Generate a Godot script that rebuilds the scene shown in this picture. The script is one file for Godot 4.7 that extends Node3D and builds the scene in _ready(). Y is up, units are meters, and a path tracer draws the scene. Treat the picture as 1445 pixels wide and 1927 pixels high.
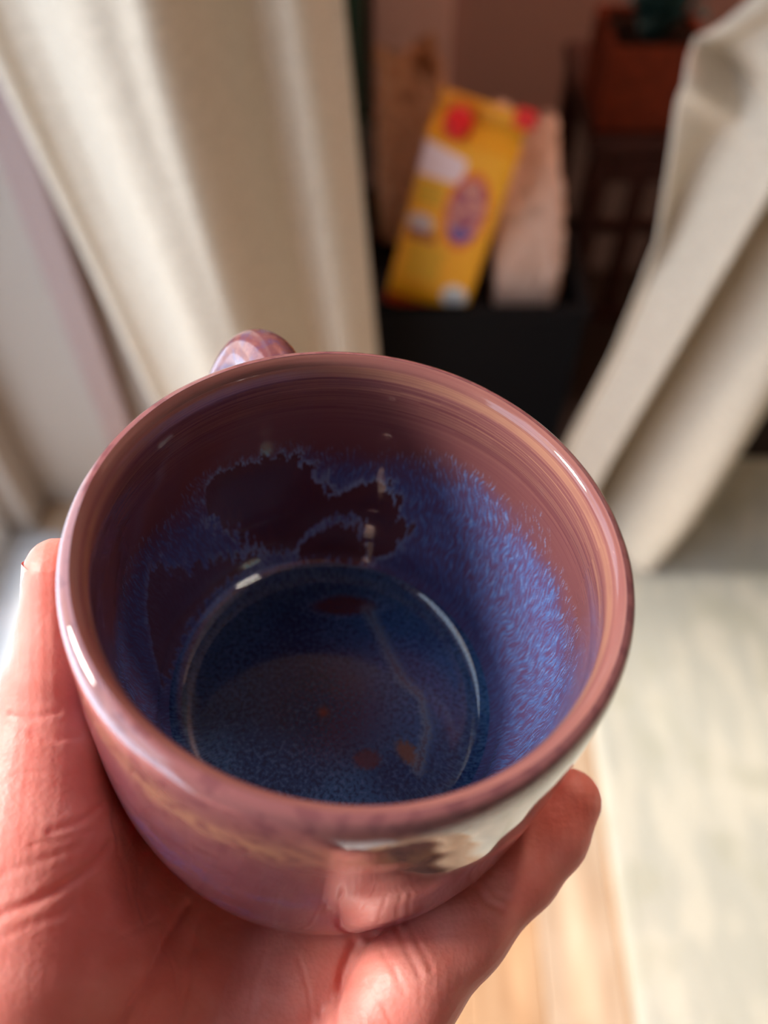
extends Node3D

# ---------------------------------------------------------------- setup at the top
func _ready() -> void:
	make_camera()
	make_sky()
	make_materials()
	build_shell()
	build_window()
	build_curtains()
	build_rug()
	build_floor_things()
	build_far_room()
	build_bin()
	build_mug()
	build_hand()


func make_camera() -> void:
	var cam := Camera3D.new()
	cam.name = "camera"
	cam.keep_aspect = Camera3D.KEEP_HEIGHT
	cam.near = 0.01
	cam.far = 60.0
	var lens := CameraAttributesPhysical.new()
	lens.frustum_focal_length = 5.0
	lens.exposure_aperture = 1.38
	lens.frustum_focus_distance = 0.152
	cam.attributes = lens
	add_child(cam)
	cam.fov = 62.1
	cam.position = Vector3(0, 1.2, 0)
	cam.rotation_degrees = Vector3(-53, 0, 0)


func make_sky() -> void:
	var sm := ProceduralSkyMaterial.new()
	sm.sky_top_color = Color(0.80, 0.87, 0.96)
	sm.sky_horizon_color = Color(1.0, 0.97, 0.93)
	sm.ground_horizon_color = Color(0.86, 0.85, 0.83)
	sm.ground_bottom_color = Color(0.72, 0.72, 0.72)
	sm.sky_curve = 0.12
	var sky := Sky.new()
	sky.sky_material = sm
	var e := Environment.new()
	e.background_mode = Environment.BG_SKY
	e.sky = sky
	e.background_energy_multiplier = 1.35
	e.tonemap_mode = Environment.TONE_MAPPER_LINEAR
	e.tonemap_exposure = 3.0
	e.sdfgi_enabled = true
	e.ssao_enabled = true
	e.ssil_enabled = true
	var w := WorldEnvironment.new()
	w.name = "world"
	w.environment = e
	add_child(w)
	var sun := DirectionalLight3D.new()
	sun.name = "sun"
	sun.light_color = Color(1.0, 0.97, 0.93)
	sun.light_energy = 0.74
	sun.light_angular_distance = 16.0
	sun.shadow_enabled = true
	add_child(sun)
	sun.look_at_from_position(Vector3(-4, 2.9, -0.4), Vector3.ZERO, Vector3.UP)


# ---------------------------------------------------------------- small helpers
var M := {}
var used := {}


func numbered(called: String) -> String:
	var n: int = used.get(called, 0)
	used[called] = n + 1
	return called if n == 0 else "%s_%03d" % [called, n]


func thing(called: String, label: String, category: String, at := Vector3.ZERO, group := "") -> Node3D:
	var o := Node3D.new()
	o.name = numbered(called)
	add_child(o)
	o.position = at
	tag(o, label, category, group)
	return o


func tag(o: Node, label: String, category: String, group := "") -> void:
	o.set_meta("label", label)
	o.set_meta("category", category)
	if group:
		o.set_meta("group", group)


func put(called: String, mesh: Mesh, mat: Material, parent: Node = null) -> MeshInstance3D:
	var o := MeshInstance3D.new()
	o.mesh = mesh
	if mat:
		o.material_override = mat
	if parent == null:
		o.name = numbered(called)
		add_child(o)
	else:
		o.name = called
		parent.add_child(o, true)
	return o


func struct(called: String, mesh: Mesh, mat: Material, label: String, category := "") -> MeshInstance3D:
	var o := put(called, mesh, mat)
	o.set_meta("kind", "structure")
	o.set_meta("label", label)
	o.set_meta("category", category if category else called.get_slice("_", 0))
	return o


# a block with chamfered edges, lo..hi corners
func block(lo: Vector3, hi: Vector3, ch := 0.003) -> ArrayMesh:
	var st := SurfaceTool.new()
	st.begin(Mesh.PRIMITIVE_TRIANGLES)
	add_block(st, lo, hi, ch)
	st.generate_normals()
	return st.commit()


func add_block(st: SurfaceTool, lo: Vector3, hi: Vector3, ch := 0.003, xf := Transform3D()) -> void:
	var c := (lo + hi) / 2
	var h := (hi - lo) / 2
	ch = minf(ch, minf(h.x, minf(h.y, h.z)) * 0.45)
	st.set_smooth_group(-1)
	var pts := {}
	for sx in [-1, 1]:
		for sy in [-1, 1]:
			for sz in [-1, 1]:
				var s := Vector3(sx, sy, sz)
				for k in 3:
					var v := h * s
					for j in 3:
						if j != k:
							v[j] -= ch * s[j]
					pts[[sx, sy, sz, k]] = xf * (c + v)
	for k in 3:
		var a := (k + 1) % 3
		var b := (k + 2) % 3
		for s in [-1, 1]:
			var q := []
			for p in [[-1, -1], [1, -1], [1, 1], [-1, 1]]:
				var key := [0, 0, 0]
				key[k] = s
				key[a] = p[0]
				key[b] = p[1]
				q.append(pts[key + [k]])
			quad(st, q, s > 0)
	for k in 3: # edges along axis k
		var a := (k + 1) % 3
		var b := (k + 2) % 3
		for sa in [-1, 1]:
			for sb in [-1, 1]:
				var k0 := [0, 0, 0]
				k0[k] = -1
				k0[a] = sa
				k0[b] = sb
				var k1 := k0.duplicate()
				k1[k] = 1
				quad(st, [pts[k0 + [a]], pts[k1 + [a]], pts[k1 + [b]], pts[k0 + [b]]], sa * sb < 0)
	for sx in [-1, 1]:
		for sy in [-1, 1]:
			for sz in [-1, 1]:
				var t := [pts[[sx, sy, sz, 0]], pts[[sx, sy, sz, 1]], pts[[sx, sy, sz, 2]]]
				if sx * sy * sz > 0:
					t.reverse()
				for p in t:
					st.add_vertex(p)


func quad(st: SurfaceTool, q: Array, flip: bool) -> void:
	var o := [0, 2, 1, 0, 3, 2] if flip else [0, 1, 2, 0, 2, 3]
	for i in o:
		st.add_vertex(q[i])


# grid of points -> mesh arrays with smooth normals (P[j*(nx+1)+i]); flip turns the front side
func grid_arrays(P: PackedVector3Array, UV: PackedVector2Array, nx: int, ny: int, flip := false, wrap := false) -> Array:
	var N := PackedVector3Array()
	N.resize(P.size())
	var I := PackedInt32Array()
	for j in ny:
		for i in nx:
			var a := j * (nx + 1) + i
			var b := a + 1
			var c := a + nx + 1
			var d := c + 1
			var n := (P[d] - P[a]).cross(P[c] - P[b])
			if flip:
				n = -n
				I.append_array([a, d, b, a, c, d])
			else:
				I.append_array([a, b, d, a, d, c])
			for k in [a, b, c, d]:
				N[k] -= n
	if wrap:
		for j in ny + 1:
			var a := j * (nx + 1)
			var s := N[a] + N[a + nx]
			N[a] = s
			N[a + nx] = s
	for k in N.size():
		N[k] = N[k].normalized() if N[k].length() > 1e-12 else Vector3.UP
	var A := []
	A.resize(Mesh.ARRAY_MAX)
	A[Mesh.ARRAY_VERTEX] = P
	A[Mesh.ARRAY_NORMAL] = N
	A[Mesh.ARRAY_TEX_UV] = UV
	A[Mesh.ARRAY_INDEX] = I
	return A


# closed cloth: front and back sheets with a rolled edge
func cloth(f: Callable, nx: int, ny: int, thick: float) -> ArrayMesh:
	var P := PackedVector3Array()
	var U := PackedVector2Array()
	for j in ny + 1:
		for i in nx + 1:
			P.append(f.call(float(i) / nx, float(j) / ny))
			U.append(Vector2(float(i) / nx, float(j) / ny))
	var front := grid_arrays(P, U, nx, ny)
	var N: PackedVector3Array = front[Mesh.ARRAY_NORMAL]
	# ring the sheet round both sides in u: back edge points join the front ones
	var Q := PackedVector3Array()
	var V := PackedVector2Array()
	var m := 2 * nx + 3
	for j in ny + 1:
		for i in nx + 1:
			var k := j * (nx + 1) + i
			Q.append(P[k] + N[k] * thick * 0.5)
			V.append(U[k])
		for i in range(nx, -1, -1):
			var k := j * (nx + 1) + i
			Q.append(P[k] - N[k] * thick * 0.5)
			V.append(U[k])
		Q.append(P[j * (nx + 1)] + N[j * (nx + 1)] * thick * 0.5)
		V.append(U[j * (nx + 1)])
	var mesh := ArrayMesh.new()
	mesh.add_surface_from_arrays(Mesh.PRIMITIVE_TRIANGLES, grid_arrays(Q, V, m - 1, ny, false, true))
	return mesh


# lathe about y: profile of Vector2(r, y), v runs along it by length
func lathe(profile: PackedVector2Array, seg: int, uv := true) -> Array:
	var L := [0.0]
	for i in range(1, profile.size()):
		L.append(L[-1] + profile[i].distance_to(profile[i - 1]))
	var P := PackedVector3Array()
	var U := PackedVector2Array()
	for j in profile.size():
		for i in seg + 1:
			var a := TAU * i / seg
			P.append(Vector3(profile[j].x * cos(a), profile[j].y, profile[j].x * sin(a)))
			U.append(Vector2(float(i) / seg, L[j] / L[-1]))
	return grid_arrays(P, U, seg, profile.size() - 1, true, true)


func smooth_profile(pts: Array, each: int) -> PackedVector2Array:
	var out := PackedVector2Array()
	for i in pts.size() - 1:
		var a: Vector2 = pts[maxi(i - 1, 0)]
		var b: Vector2 = pts[i]
		var c: Vector2 = pts[i + 1]
		var d: Vector2 = pts[mini(i + 2, pts.size() - 1)]
		for k in each:
			out.append(b.cubic_interpolate(c, a, d, float(k) / each))
	out.append(pts[-1])
	return out


# tube along points with a radius each (optionally an ellipse: side axis scaled)
func tube(points: Array, radii: Array, seg := 14, squash := 1.0, up := Vector3.UP) -> ArrayMesh:
	var P := PackedVector3Array()
	var U := PackedVector2Array()
	var n := points.size()
	for j in n:
		var t: Vector3 = (points[mini(j + 1, n - 1)] - points[maxi(j - 1, 0)]).normalized()
		var s := t.cross(up)
		s = s.normalized() if s.length() > 1e-5 else t.cross(Vector3.RIGHT).normalized()
		var w := s.cross(t)
		for i in seg + 1:
			var a := TAU * i / seg
			P.append(points[j] + (s * cos(a) + w * sin(a) * squash) * radii[j])
			U.append(Vector2(float(i) / seg, float(j) / (n - 1)))
	var m := ArrayMesh.new()
	m.add_surface_from_arrays(Mesh.PRIMITIVE_TRIANGLES, grid_arrays(P, U, seg, n - 1, false, true))
	return m


func noise_bytes(w: int, h: int, freq: float, sd: int, octaves := 3, kind := FastNoiseLite.TYPE_SIMPLEX_SMOOTH) -> PackedByteArray:
	var n := FastNoiseLite.new()
	n.seed = sd
	n.frequency = freq
	n.noise_type = kind
	n.fractal_octaves = octaves
	var im := n.get_seamless_image(w, h)
	im.convert(Image.FORMAT_L8)
	return im.get_data()


func noise_tex(w: int, freq: float, sd: int, octaves := 4, ramp: Gradient = null, kind := FastNoiseLite.TYPE_SIMPLEX_SMOOTH) -> NoiseTexture2D:
	var n := FastNoiseLite.new()
	n.seed = sd
	n.frequency = freq
	n.noise_type = kind
	n.fractal_octaves = octaves
	var t := NoiseTexture2D.new()
	t.width = w
	t.height = w
	t.seamless = true
	t.noise = n
	if ramp:
		t.color_ramp = ramp
	return t


func ramp2(a: Color, b: Color, lo := 0.25, hi := 0.75) -> Gradient:
	var g := Gradient.new()
	g.offsets = PackedFloat32Array([lo, hi])
	g.colors = PackedColorArray([a, b])
	return g


func mat(c: Color, rough := 0.8, spec := 0.5) -> StandardMaterial3D:
	var m := StandardMaterial3D.new()
	m.albedo_color = c
	m.roughness = rough
	m.metallic_specular = spec
	return m


func make_materials() -> void:
	M.plaster = mat(Color8(180, 170, 160), 0.9, 0.3)
	M.plaster.heightmap_enabled = true
	M.plaster.heightmap_texture = noise_tex(256, 0.06, 3)
	M.plaster.heightmap_scale = 0.06
	M.plaster.uv1_triplanar = true
	M.plaster.uv1_scale = Vector3.ONE * 3.0
	M.ceiling = mat(Color8(104, 94, 86), 0.95, 0.3)
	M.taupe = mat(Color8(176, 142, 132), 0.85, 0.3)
	M.door = mat(Color8(226, 192, 182), 0.6, 0.4)
	M.white = mat(Color8(226, 228, 230), 0.35, 0.5)
	M.white.albedo_texture = noise_tex(256, 0.02, 8, 3, ramp2(Color(0.94, 0.94, 0.94), Color.WHITE))
	M.white.uv1_triplanar = true
	M.casing = mat(Color8(164, 140, 134), 0.5, 0.5)
	M.deck = mat(Color8(214, 232, 250), 0.6, 0.4)
	M.glass = mat(Color(1, 1, 1, 0.06), 0.02, 0.5)
	M.glass.transparency = BaseMaterial3D.TRANSPARENCY_ALPHA
	M.cream = mat(Color8(224, 211, 192), 1.0, 0.2)
	M.cream.albedo_texture = noise_tex(256, 0.05, 21, 3, ramp2(Color(0.93, 0.93, 0.93), Color.WHITE))
	M.cream.uv1_triplanar = true
	M.cream.uv1_scale = Vector3.ONE * 6.0
	M.cream.heightmap_enabled = true
	M.cream.heightmap_texture = noise_tex(256, 0.2, 22, 2)
	M.cream.heightmap_scale = 0.02
	M.cream.backlight_enabled = true
	M.cream.backlight = Color(0.14, 0.125, 0.10)
	M.cream.rim_enabled = true
	M.cream.rim = 0.2
	# pale planks, three tones with long grain
	M.planks = []
	for k in 4:
		var m := mat([Color8(236, 200, 164), Color8(238, 208, 176), Color8(228, 186, 146), Color8(240, 212, 184)][k], 0.55, 0.4)
		m.albedo_texture = wood_tex(40 + k)
		m.uv1_triplanar = true
		m.uv1_scale = Vector3(2.2, 2.2, 2.2)
		m.uv1_offset = Vector3(0.37 * k, 0.2 * k, 0.61 * k)
		M.planks.append(m)
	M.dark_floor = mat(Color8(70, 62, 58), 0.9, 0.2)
	M.dark_wood = mat(Color8(74, 40, 32), 0.5, 0.4)
	M.dark_wood.albedo_texture = wood_tex(51)
	M.dark_wood.uv1_triplanar = true
	M.dark_wood.uv1_scale = Vector3.ONE * 4.0
	M.terracotta = mat(Color8(118, 46, 20), 0.8, 0.3)
	M.terracotta.albedo_texture = noise_tex(128, 0.04, 52, 3, ramp2(Color(0.8, 0.8, 0.8), Color.WHITE))
	M.terracotta.uv1_triplanar = true
	M.terracotta.uv1_scale = Vector3.ONE * 8.0
	M.green = mat(Color8(34, 74, 62), 0.6, 0.4)
	M.leaf = mat(Color8(34, 62, 60), 0.5, 0.4)
	M.soil = mat(Color8(48, 36, 30), 1.0, 0.1)
	M.black = mat(Color8(15, 15, 17), 0.75, 0.25)
	M.kraft = mat(Color8(222, 176, 140), 0.9, 0.2)
	M.kraft.albedo_texture = noise_tex(128, 0.05, 61, 4, ramp2(Color(0.86, 0.84, 0.82), Color.WHITE))
	M.kraft.uv1_triplanar = true
	M.kraft.uv1_scale = Vector3.ONE * 6.0
	M.pale_paper = mat(Color8(226, 188, 166), 0.9, 0.2)
	M.red = mat(Color8(214, 26, 30), 0.4, 0.5)
	M.towel = mat(Color8(244, 244, 242), 1.0, 0.2)
	M.mat_dark = mat(Color8(58, 46, 42), 1.0, 0.2)
	M.sleeve = mat(Color8(60, 58, 62), 1.0, 0.2)


func wood_tex(sd: int) -> ImageTexture:
	# long fibres run down the picture (v)
	var a := noise_bytes(256, 64, 0.05, sd, 3)
	var b := noise_bytes(256, 32, 0.02, sd + 100, 2)
	var d := PackedByteArray()
	d.resize(256 * 512 * 3)
	for y in 512:
		var ra := (y / 8) * 256
		var rb := (y / 16) * 256
		for x in 256:
			var g := 0.72 + 0.28 * (a[ra + x] / 255.0)
			var w := 0.8 + 0.2 * (b[rb + x] / 255.0)
			var k := (y * 256 + x) * 3
			d[k] = int(255 * minf(1.0, g * 0.35 + 0.65) * w)
			d[k + 1] = int(255 * minf(1.0, g * 0.5 + 0.5) * w)
			d[k + 2] = int(255 * minf(1.0, g * 0.65 + 0.35) * w)
	return ImageTexture.create_from_image(Image.create_from_data(256, 512, false, Image.FORMAT_RGB8, d))


# ---------------------------------------------------------------- the room
const XL := -0.6
const XR := 1.7
const ZB := 1.6
const ZF := -2.3
const HC := 2.9


func build_shell() -> void:
	# floor: a slab, with planks by the window lying on it
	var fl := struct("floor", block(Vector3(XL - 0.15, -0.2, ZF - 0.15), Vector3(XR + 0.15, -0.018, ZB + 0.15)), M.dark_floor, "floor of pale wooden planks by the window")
	var rng := RandomNumberGenerator.new()
	rng.seed = 5
	var w := 0.1
	var x := XL
	while x < XR - 0.01:
		var z := ZB
		var first := rng.randf_range(0.5, 1.4)
		while z > -0.95:
			var z0 := maxf(z - first, -0.95)
			first = 1.25
			var up := rng.randf_range(-0.0006, 0.0006)
			var p := put("plank", block(Vector3(x + 0.0008, -0.018, z0 + 0.0008), Vector3(minf(x + w, XR) - 0.0008, up, z - 0.0008), 0.002), M.planks[rng.randi() % 4], fl)
			p.set_meta("kind", "structure")
			z = z0
			if z < -0.94:
				break
		x += w
	struct("ceiling", block(Vector3(XL - 0.15, HC, ZF - 0.15), Vector3(XR + 0.15, HC + 0.15, ZB + 0.15)), M.ceiling, "plain brown beige ceiling above the room")
	struct("wall_right", block(Vector3(XR, -0.02, ZF - 0.15), Vector3(XR + 0.15, HC, ZB + 0.15)), M.plaster, "pale plaster wall on the right of the room")
	struct("wall_back", block(Vector3(XL - 0.15, -0.02, ZB), Vector3(XR, HC, ZB + 0.15)), M.plaster, "pale plaster wall behind the photographer")
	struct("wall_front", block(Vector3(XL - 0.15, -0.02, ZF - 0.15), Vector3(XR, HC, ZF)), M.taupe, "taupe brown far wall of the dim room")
	# left wall round the window opening z -0.86..0.55, y 0..2.3
	var st := SurfaceTool.new()
	st.begin(Mesh.PRIMITIVE_TRIANGLES)
	add_block(st, Vector3(XL - 0.15, -0.02, ZF), Vector3(XL, HC, -0.86))
	add_block(st, Vector3(XL - 0.15, -0.02, 0.55), Vector3(XL, HC, ZB))
	add_block(st, Vector3(XL - 0.15, 2.3, -0.86), Vector3(XL, HC, 0.55))
	st.generate_normals()
	struct("wall_left", st.commit(), M.plaster, "pale plaster wall around the tall window")
	# short return wall between window and curtain
	struct("wall_return", block(Vector3(XL, -0.018, -0.97), Vector3(-0.335, HC, -0.925)), M.plaster, "short grey beige wall between window frame and left curtain", "wall")
	struct("trim_1", block(Vector3(-0.44, 0.0, -0.925), Vector3(-0.392, 2.4, -0.90), 0.004), M.casing, "pinkish brown upright casing strip beside the left curtain", "trim")


func build_window() -> void:
	var w := Node3D.new()
	w.name = "window_1"
	add_child(w)
	tag(w, "tall white framed window at the left edge, bright outside", "window")
	w.set_meta("kind", "structure")
	var x0 := XL - 0.11
	var x1 := XL - 0.045
	put("stile", block(Vector3(x0, 0, -0.86), Vector3(x1, 2.3, -0.81), 0.006), M.white, w)
	put("stile", block(Vector3(x0, 0, 0.50), Vector3(x1, 2.3, 0.55), 0.006), M.white, w)
	put("rail", block(Vector3(x0, 0, -0.81), Vector3(x1, 0.045, 0.50), 0.006), M.white, w)
	put("rail", block(Vector3(x0, 2.25, -0.81), Vector3(x1, 2.3, 0.50), 0.006), M.white, w)
	put("pane", block(Vector3(x0 + 0.028, 0.045, -0.81), Vector3(x0 + 0.036, 2.25, 0.50), 0.001), M.glass, w)
	put("threshold", block(Vector3(XL - 0.15, -0.02, -0.86), Vector3(XL + 0.05, 0.004, 0.55), 0.004), M.white, w)
	var d := struct("balcony", block(Vector3(-3.2, -0.25, -3.0), Vector3(XL - 0.15, -0.08, 3.0)), M.deck, "pale blue balcony slab outside the window", "balcony")
	d.set_meta("kind", "structure")


func lerp_table(T: Array, y: float) -> float:
	# T: pairs [y, x] with y rising
	if y <= T[0][0]:
		return T[0][1]
	for i in T.size() - 1:
		if y <= T[i + 1][0]:
			var t := inverse_lerp(T[i][0], T[i + 1][0], y)
			return lerpf(T[i][1], T[i + 1][1], t)
	return T[-1][1]


func build_curtains() -> void:
	var n := FastNoiseLite.new()
	n.seed = 4
	n.frequency = 1.5
	var left := func(a: float, b: float) -> Vector3:
		var y := lerpf(2.35, 0.012, b)
		var xl := -0.392 + (0.84 - y) * 0.11
		var xr := -0.043 + (0.84 - y) * 0.066
		if y > 0.84:
			xl = -0.392
			xr = -0.043
		var x := lerpf(xl, xr, a)
		# a broad fold that faces the window, then a steep return and a smaller fold
		var z := -0.87 + 0.075 * smoothstep(0.05, 0.50, a) - 0.13 * smoothstep(0.50, 0.74, a) + 0.025 * smoothstep(0.74, 0.86, a) - 0.045 * smoothstep(0.84, 1.0, a)
		z += 0.008 * sin(a * 21.0 + y * 1.5) * smoothstep(0.0, 0.2, a) + 0.012 * n.get_noise_2d(a * 0.8, y * 0.4)
		z += 0.012 * exp(-pow((a - 0.03) / 0.03, 2.0))
		return Vector3(x, y, z)
	var c := put("curtain", cloth(left, 90, 60, 0.004), M.cream)
	tag(c, "cream curtain hanging straight beside the window, left of the dark opening", "curtain", "cream curtains")
	var xe := [[0.0, 0.262], [0.23, 0.282], [0.40, 0.312], [0.58, 0.328], [0.70, 0.312], [0.787, 0.298], [0.80, 0.303], [0.84, 0.342], [0.92, 0.41], [1.2, 0.55], [2.35, 0.62]]
	var x1 := [[0.0, 0.272], [0.23, 0.292], [0.40, 0.322], [0.58, 0.342], [0.67, 0.362], [0.727, 0.384], [0.76, 0.372], [0.80, 0.345], [0.84, 0.39], [0.92, 0.46], [1.2, 0.62], [2.35, 0.70]]
	var x2 := [[0.0, 0.305], [0.23, 0.335], [0.475, 0.378], [0.67, 0.412], [0.732, 0.42], [0.80, 0.44], [0.92, 0.54], [1.2, 0.68], [2.35, 0.78]]
	var x3 := [[0.0, 0.345], [0.127, 0.372], [0.475, 0.425], [0.651, 0.445], [0.80, 0.50], [0.92, 0.62], [1.2, 0.76], [2.35, 0.86]]
	var right := func(a: float, b: float) -> Vector3:
		var y := lerpf(2.35, 0.026, pow(b, 0.75))
		var k := [lerp_table(xe, y), lerp_table(x1, y), lerp_table(x2, y), lerp_table(x3, y)]
		var low := smoothstep(0.86, 0.74, y)
		var zs := [-0.872, -0.91 + 0.035 * smoothstep(0.6, 0.5, y), -0.82, -1.07]
		if a < 0.6:
			var t := a / 0.6 * 3.0
			var i := mini(int(t), 2)
			var u := t - i
			var us := smoothstep(0.0, 1.0, u) * 0.6 + u * 0.4
			var z := lerpf(zs[i], zs[i + 1], us)
			z = lerpf(-0.88 + 0.02 * sin(t * 2.2), z, 0.35 + 0.65 * low)
			# the turned-over corner: a ridge from the edge down to the fold
			var here := Vector2(lerpf(k[i], k[i + 1], u), y)
			var c0 := Vector2(0.292, 0.789)
			var c1 := Vector2(0.388, 0.722)
			var along := clampf((here - c0).dot(c1 - c0) / (c1 - c0).length_squared(), 0.0, 1.0)
			var gap := (here - c0 - (c1 - c0) * along).length()
			z += 0.024 * exp(-pow(gap / 0.014, 2.0)) - 0.014 * exp(-pow((here - c0 - (c1 - c0) * along - Vector2(0.014, 0.022)).length() / 0.012, 2.0))
			return Vector3(here.x, y, z)
		var w := (a - 0.6) / 0.4
		# a second big fold comes forward, then the cloth runs back into the room
		var fx := [k[3], lerpf(k[3] + 0.09, k[3] + 0.03, smoothstep(0.8, 1.4, y)), k[3] + 0.24, k[3] + 0.40, XR - 0.02]
		var fz := [-1.07, lerpf(-0.765, -0.87, smoothstep(0.1, 0.9, y)), lerpf(-1.0, -0.93, smoothstep(0.1, 0.9, y)), lerpf(-1.2, -0.97, smoothstep(0.1, 0.9, y)), -1.15]
		var t := w * 4.0
		var i := mini(int(t), 3)
		var u := t - i
		var us := 1.0 - pow(1.0 - u, 2.6) if i == 0 else lerpf(u, smoothstep(0.0, 1.0, u), 0.5)
		return Vector3(lerpf(fx[i], fx[i + 1], u), y, lerpf(fz[i], fz[i + 1], us) + (0.025 * sin(u * 18.0) if i == 3 else 0.0))
	var r := put("curtain", cloth(right, 150, 190, 0.004), M.cream)
	tag(r, "cream curtain gathered in slanting folds right of the dark opening", "curtain", "cream curtains")


func build_rug() -> void:
	# sage ivory rug with long woven ribs
	var a := noise_bytes(256, 64, 0.035, 71, 4)
	var b := noise_bytes(256, 256, 0.012, 72, 3)
	var d := PackedByteArray()
	d.resize(256 * 256 * 3)
	for y in 256:
		for x in 256:
			var g := a[(y / 4) * 256 + x] / 255.0
			var h := b[y * 256 + x] / 255.0
			var c := Color8(192, 189, 176).lerp(Color8(208, 202, 186), smoothstep(0.3, 0.75, g)).lerp(Color8(184, 181, 163), 0.6 * smoothstep(0.5, 0.8, h))
			var k := (y * 256 + x) * 3
			d[k] = c.r8
			d[k + 1] = c.g8
			d[k + 2] = c.b8
	var m := mat(Color.WHITE, 1.0, 0.2)
	m.albedo_texture = ImageTexture.create_from_image(Image.create_from_data(256, 256, false, Image.FORMAT_RGB8, d))
	m.uv1_triplanar = true
	m.uv1_scale = Vector3(2.0, 2.0, 2.0)
	m.heightmap_enabled = true
	m.heightmap_texture = noise_tex(256, 0.15, 73, 3)
	m.heightmap_scale = 0.1
	var n := FastNoiseLite.new()
	n.seed = 9
	n.frequency = 3.0
	var f := func(u: float, v: float) -> Vector3:
		return Vector3(lerpf(0.304, 1.62, u), 0.008 + 0.003 * n.get_noise_2d(u * 2.0, v), lerpf(-1.02, 1.3, v))
	var r := put("rug", cloth(f, 60, 40, 0.006), m)
	tag(r, "pale sage ivory rug lying on the plank floor at right", "rug")


func build_floor_things() -> void:
	# both lie below the frame; the cup's front mirrors them
	var n := FastNoiseLite.new()
	n.seed = 12
	n.frequency = 4.0
	var f := func(u: float, v: float) -> Vector3:
		var e := 1.0 - pow(absf(u * 2 - 1), 8.0)
		return Vector3(lerpf(-0.38, 0.16, u), 0.006 + (0.03 + 0.012 * n.get_noise_2d(u * 3.0, v * 3.0)) * e * (1.0 - pow(absf(v * 2 - 1), 8.0)), 0.40 + 0.07 * absf(u - 0.55) * 2.0 + 0.34 * v)
	var t := put("towel", cloth(f, 40, 30, 0.008), M.towel)
	tag(t, "white folded towel on the plank floor, mirrored in the mug's front", "towel")
	var g := func(u: float, v: float) -> Vector3:
		return Vector3(lerpf(-0.06, 0.25 - 0.07 * v, u), 0.0075 + 0.002 * n.get_noise_2d(u * 4.0, v * 4.0), lerpf(0.07, 0.37, v))
	var d := put("floor_mat", cloth(g, 30, 30, 0.012), M.mat_dark)
	tag(d, "dark brown floor mat on the planks, mirrored in the mug's front", "mat")


func build_far_room() -> void:
	var pillar := struct("door_1", block(Vector3(-0.03, -0.018, ZF), Vector3(0.172, 2.1, ZF + 0.04), 0.006), M.door, "pinkish beige door on the far wall behind the paper bags", "door")
	put("door_handle", tube([Vector3(0.13, 1.0, ZF + 0.04), Vector3(0.13, 1.0, ZF + 0.075), Vector3(0.07, 1.0, ZF + 0.08)], [0.008, 0.008, 0.007]), M.white, pillar)
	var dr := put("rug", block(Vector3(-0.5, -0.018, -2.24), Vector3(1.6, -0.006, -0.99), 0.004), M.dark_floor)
	tag(dr, "dark grey brown rug on the floor of the dim room", "rug")
	var cab := thing("cabinet", "tall dark green cabinet behind the left curtain's edge", "cabinet", Vector3(-0.3, -0.006, -2.07))
	put("body", block(Vector3(-0.25, 0.04, -0.15), Vector3(0.25, 1.95, 0.15), 0.004), M.green, cab)
	var dl := put("door", block(Vector3(-0.245, 0.06, 0.151), Vector3(-0.003, 1.93, 0.17), 0.004), M.green, cab)
	put("door", block(Vector3(0.003, 0.06, 0.151), Vector3(0.25, 1.93, 0.17), 0.004), M.green, cab)
	put("knob", sphere(0.014, Vector3(-0.03, 1.0, 0.182)), M.dark_wood, dl)
	for sx in [-0.2, 0.2]:
		put("plinth", block(Vector3(sx - 0.04, 0, -0.13), Vector3(sx + 0.04, 0.04, 0.13)), M.dark_wood, cab)
	build_stool()
	var lamp := thing("ceiling_lamp", "small warm round ceiling lamp in the dim room", "lamp", Vector3(0.75, HC, -1.75))
	var shade := ArrayMesh.new()
	shade.add_surface_from_arrays(Mesh.PRIMITIVE_TRIANGLES, lathe(smooth_profile([Vector2(0, -0.11), Vector2(0.06, -0.105), Vector2(0.11, -0.08), Vector2(0.13, -0.04), Vector2(0.13, -0.02)], 4), 32))
	var glow := mat(Color8(255, 226, 196), 0.5)
	glow.emission_enabled = true
	glow.emission = Color8(255, 196, 150)
	glow.emission_energy_multiplier = 0.6
	put("lamp_shade", shade, glow, lamp)
	put("base", block(Vector3(-0.1, -0.022, -0.1), Vector3(0.1, 0.0, 0.1), 0.006), M.white, lamp)
	var bulb := OmniLight3D.new()
	bulb.name = "bulb"
	bulb.light_color = Color8(255, 214, 196)
	bulb.light_energy = 0.62
	bulb.light_size = 0.12
	bulb.omni_range = 8.0
	bulb.omni_attenuation = 2.0
	bulb.shadow_enabled = true
	lamp.add_child(bulb)
	bulb.position = Vector3(0, -0.26, 0)


func sphere(r: float, at := Vector3.ZERO, squash := 1.0) -> ArrayMesh:
	var pr := PackedVector2Array()
	for i in 13:
		var a := -PI / 2 + PI * i / 12
		pr.append(Vector2(maxf(r * cos(a), 0.0), r * squash * sin(a)))
	var A := lathe(pr, 18)
	var P: PackedVector3Array = A[Mesh.ARRAY_VERTEX]
	for i in P.size():
		P[i] += at
	A[Mesh.ARRAY_VERTEX] = P
	var m := ArrayMesh.new()
	m.add_surface_from_arrays(Mesh.PRIMITIVE_TRIANGLES, A)
	return m


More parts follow.
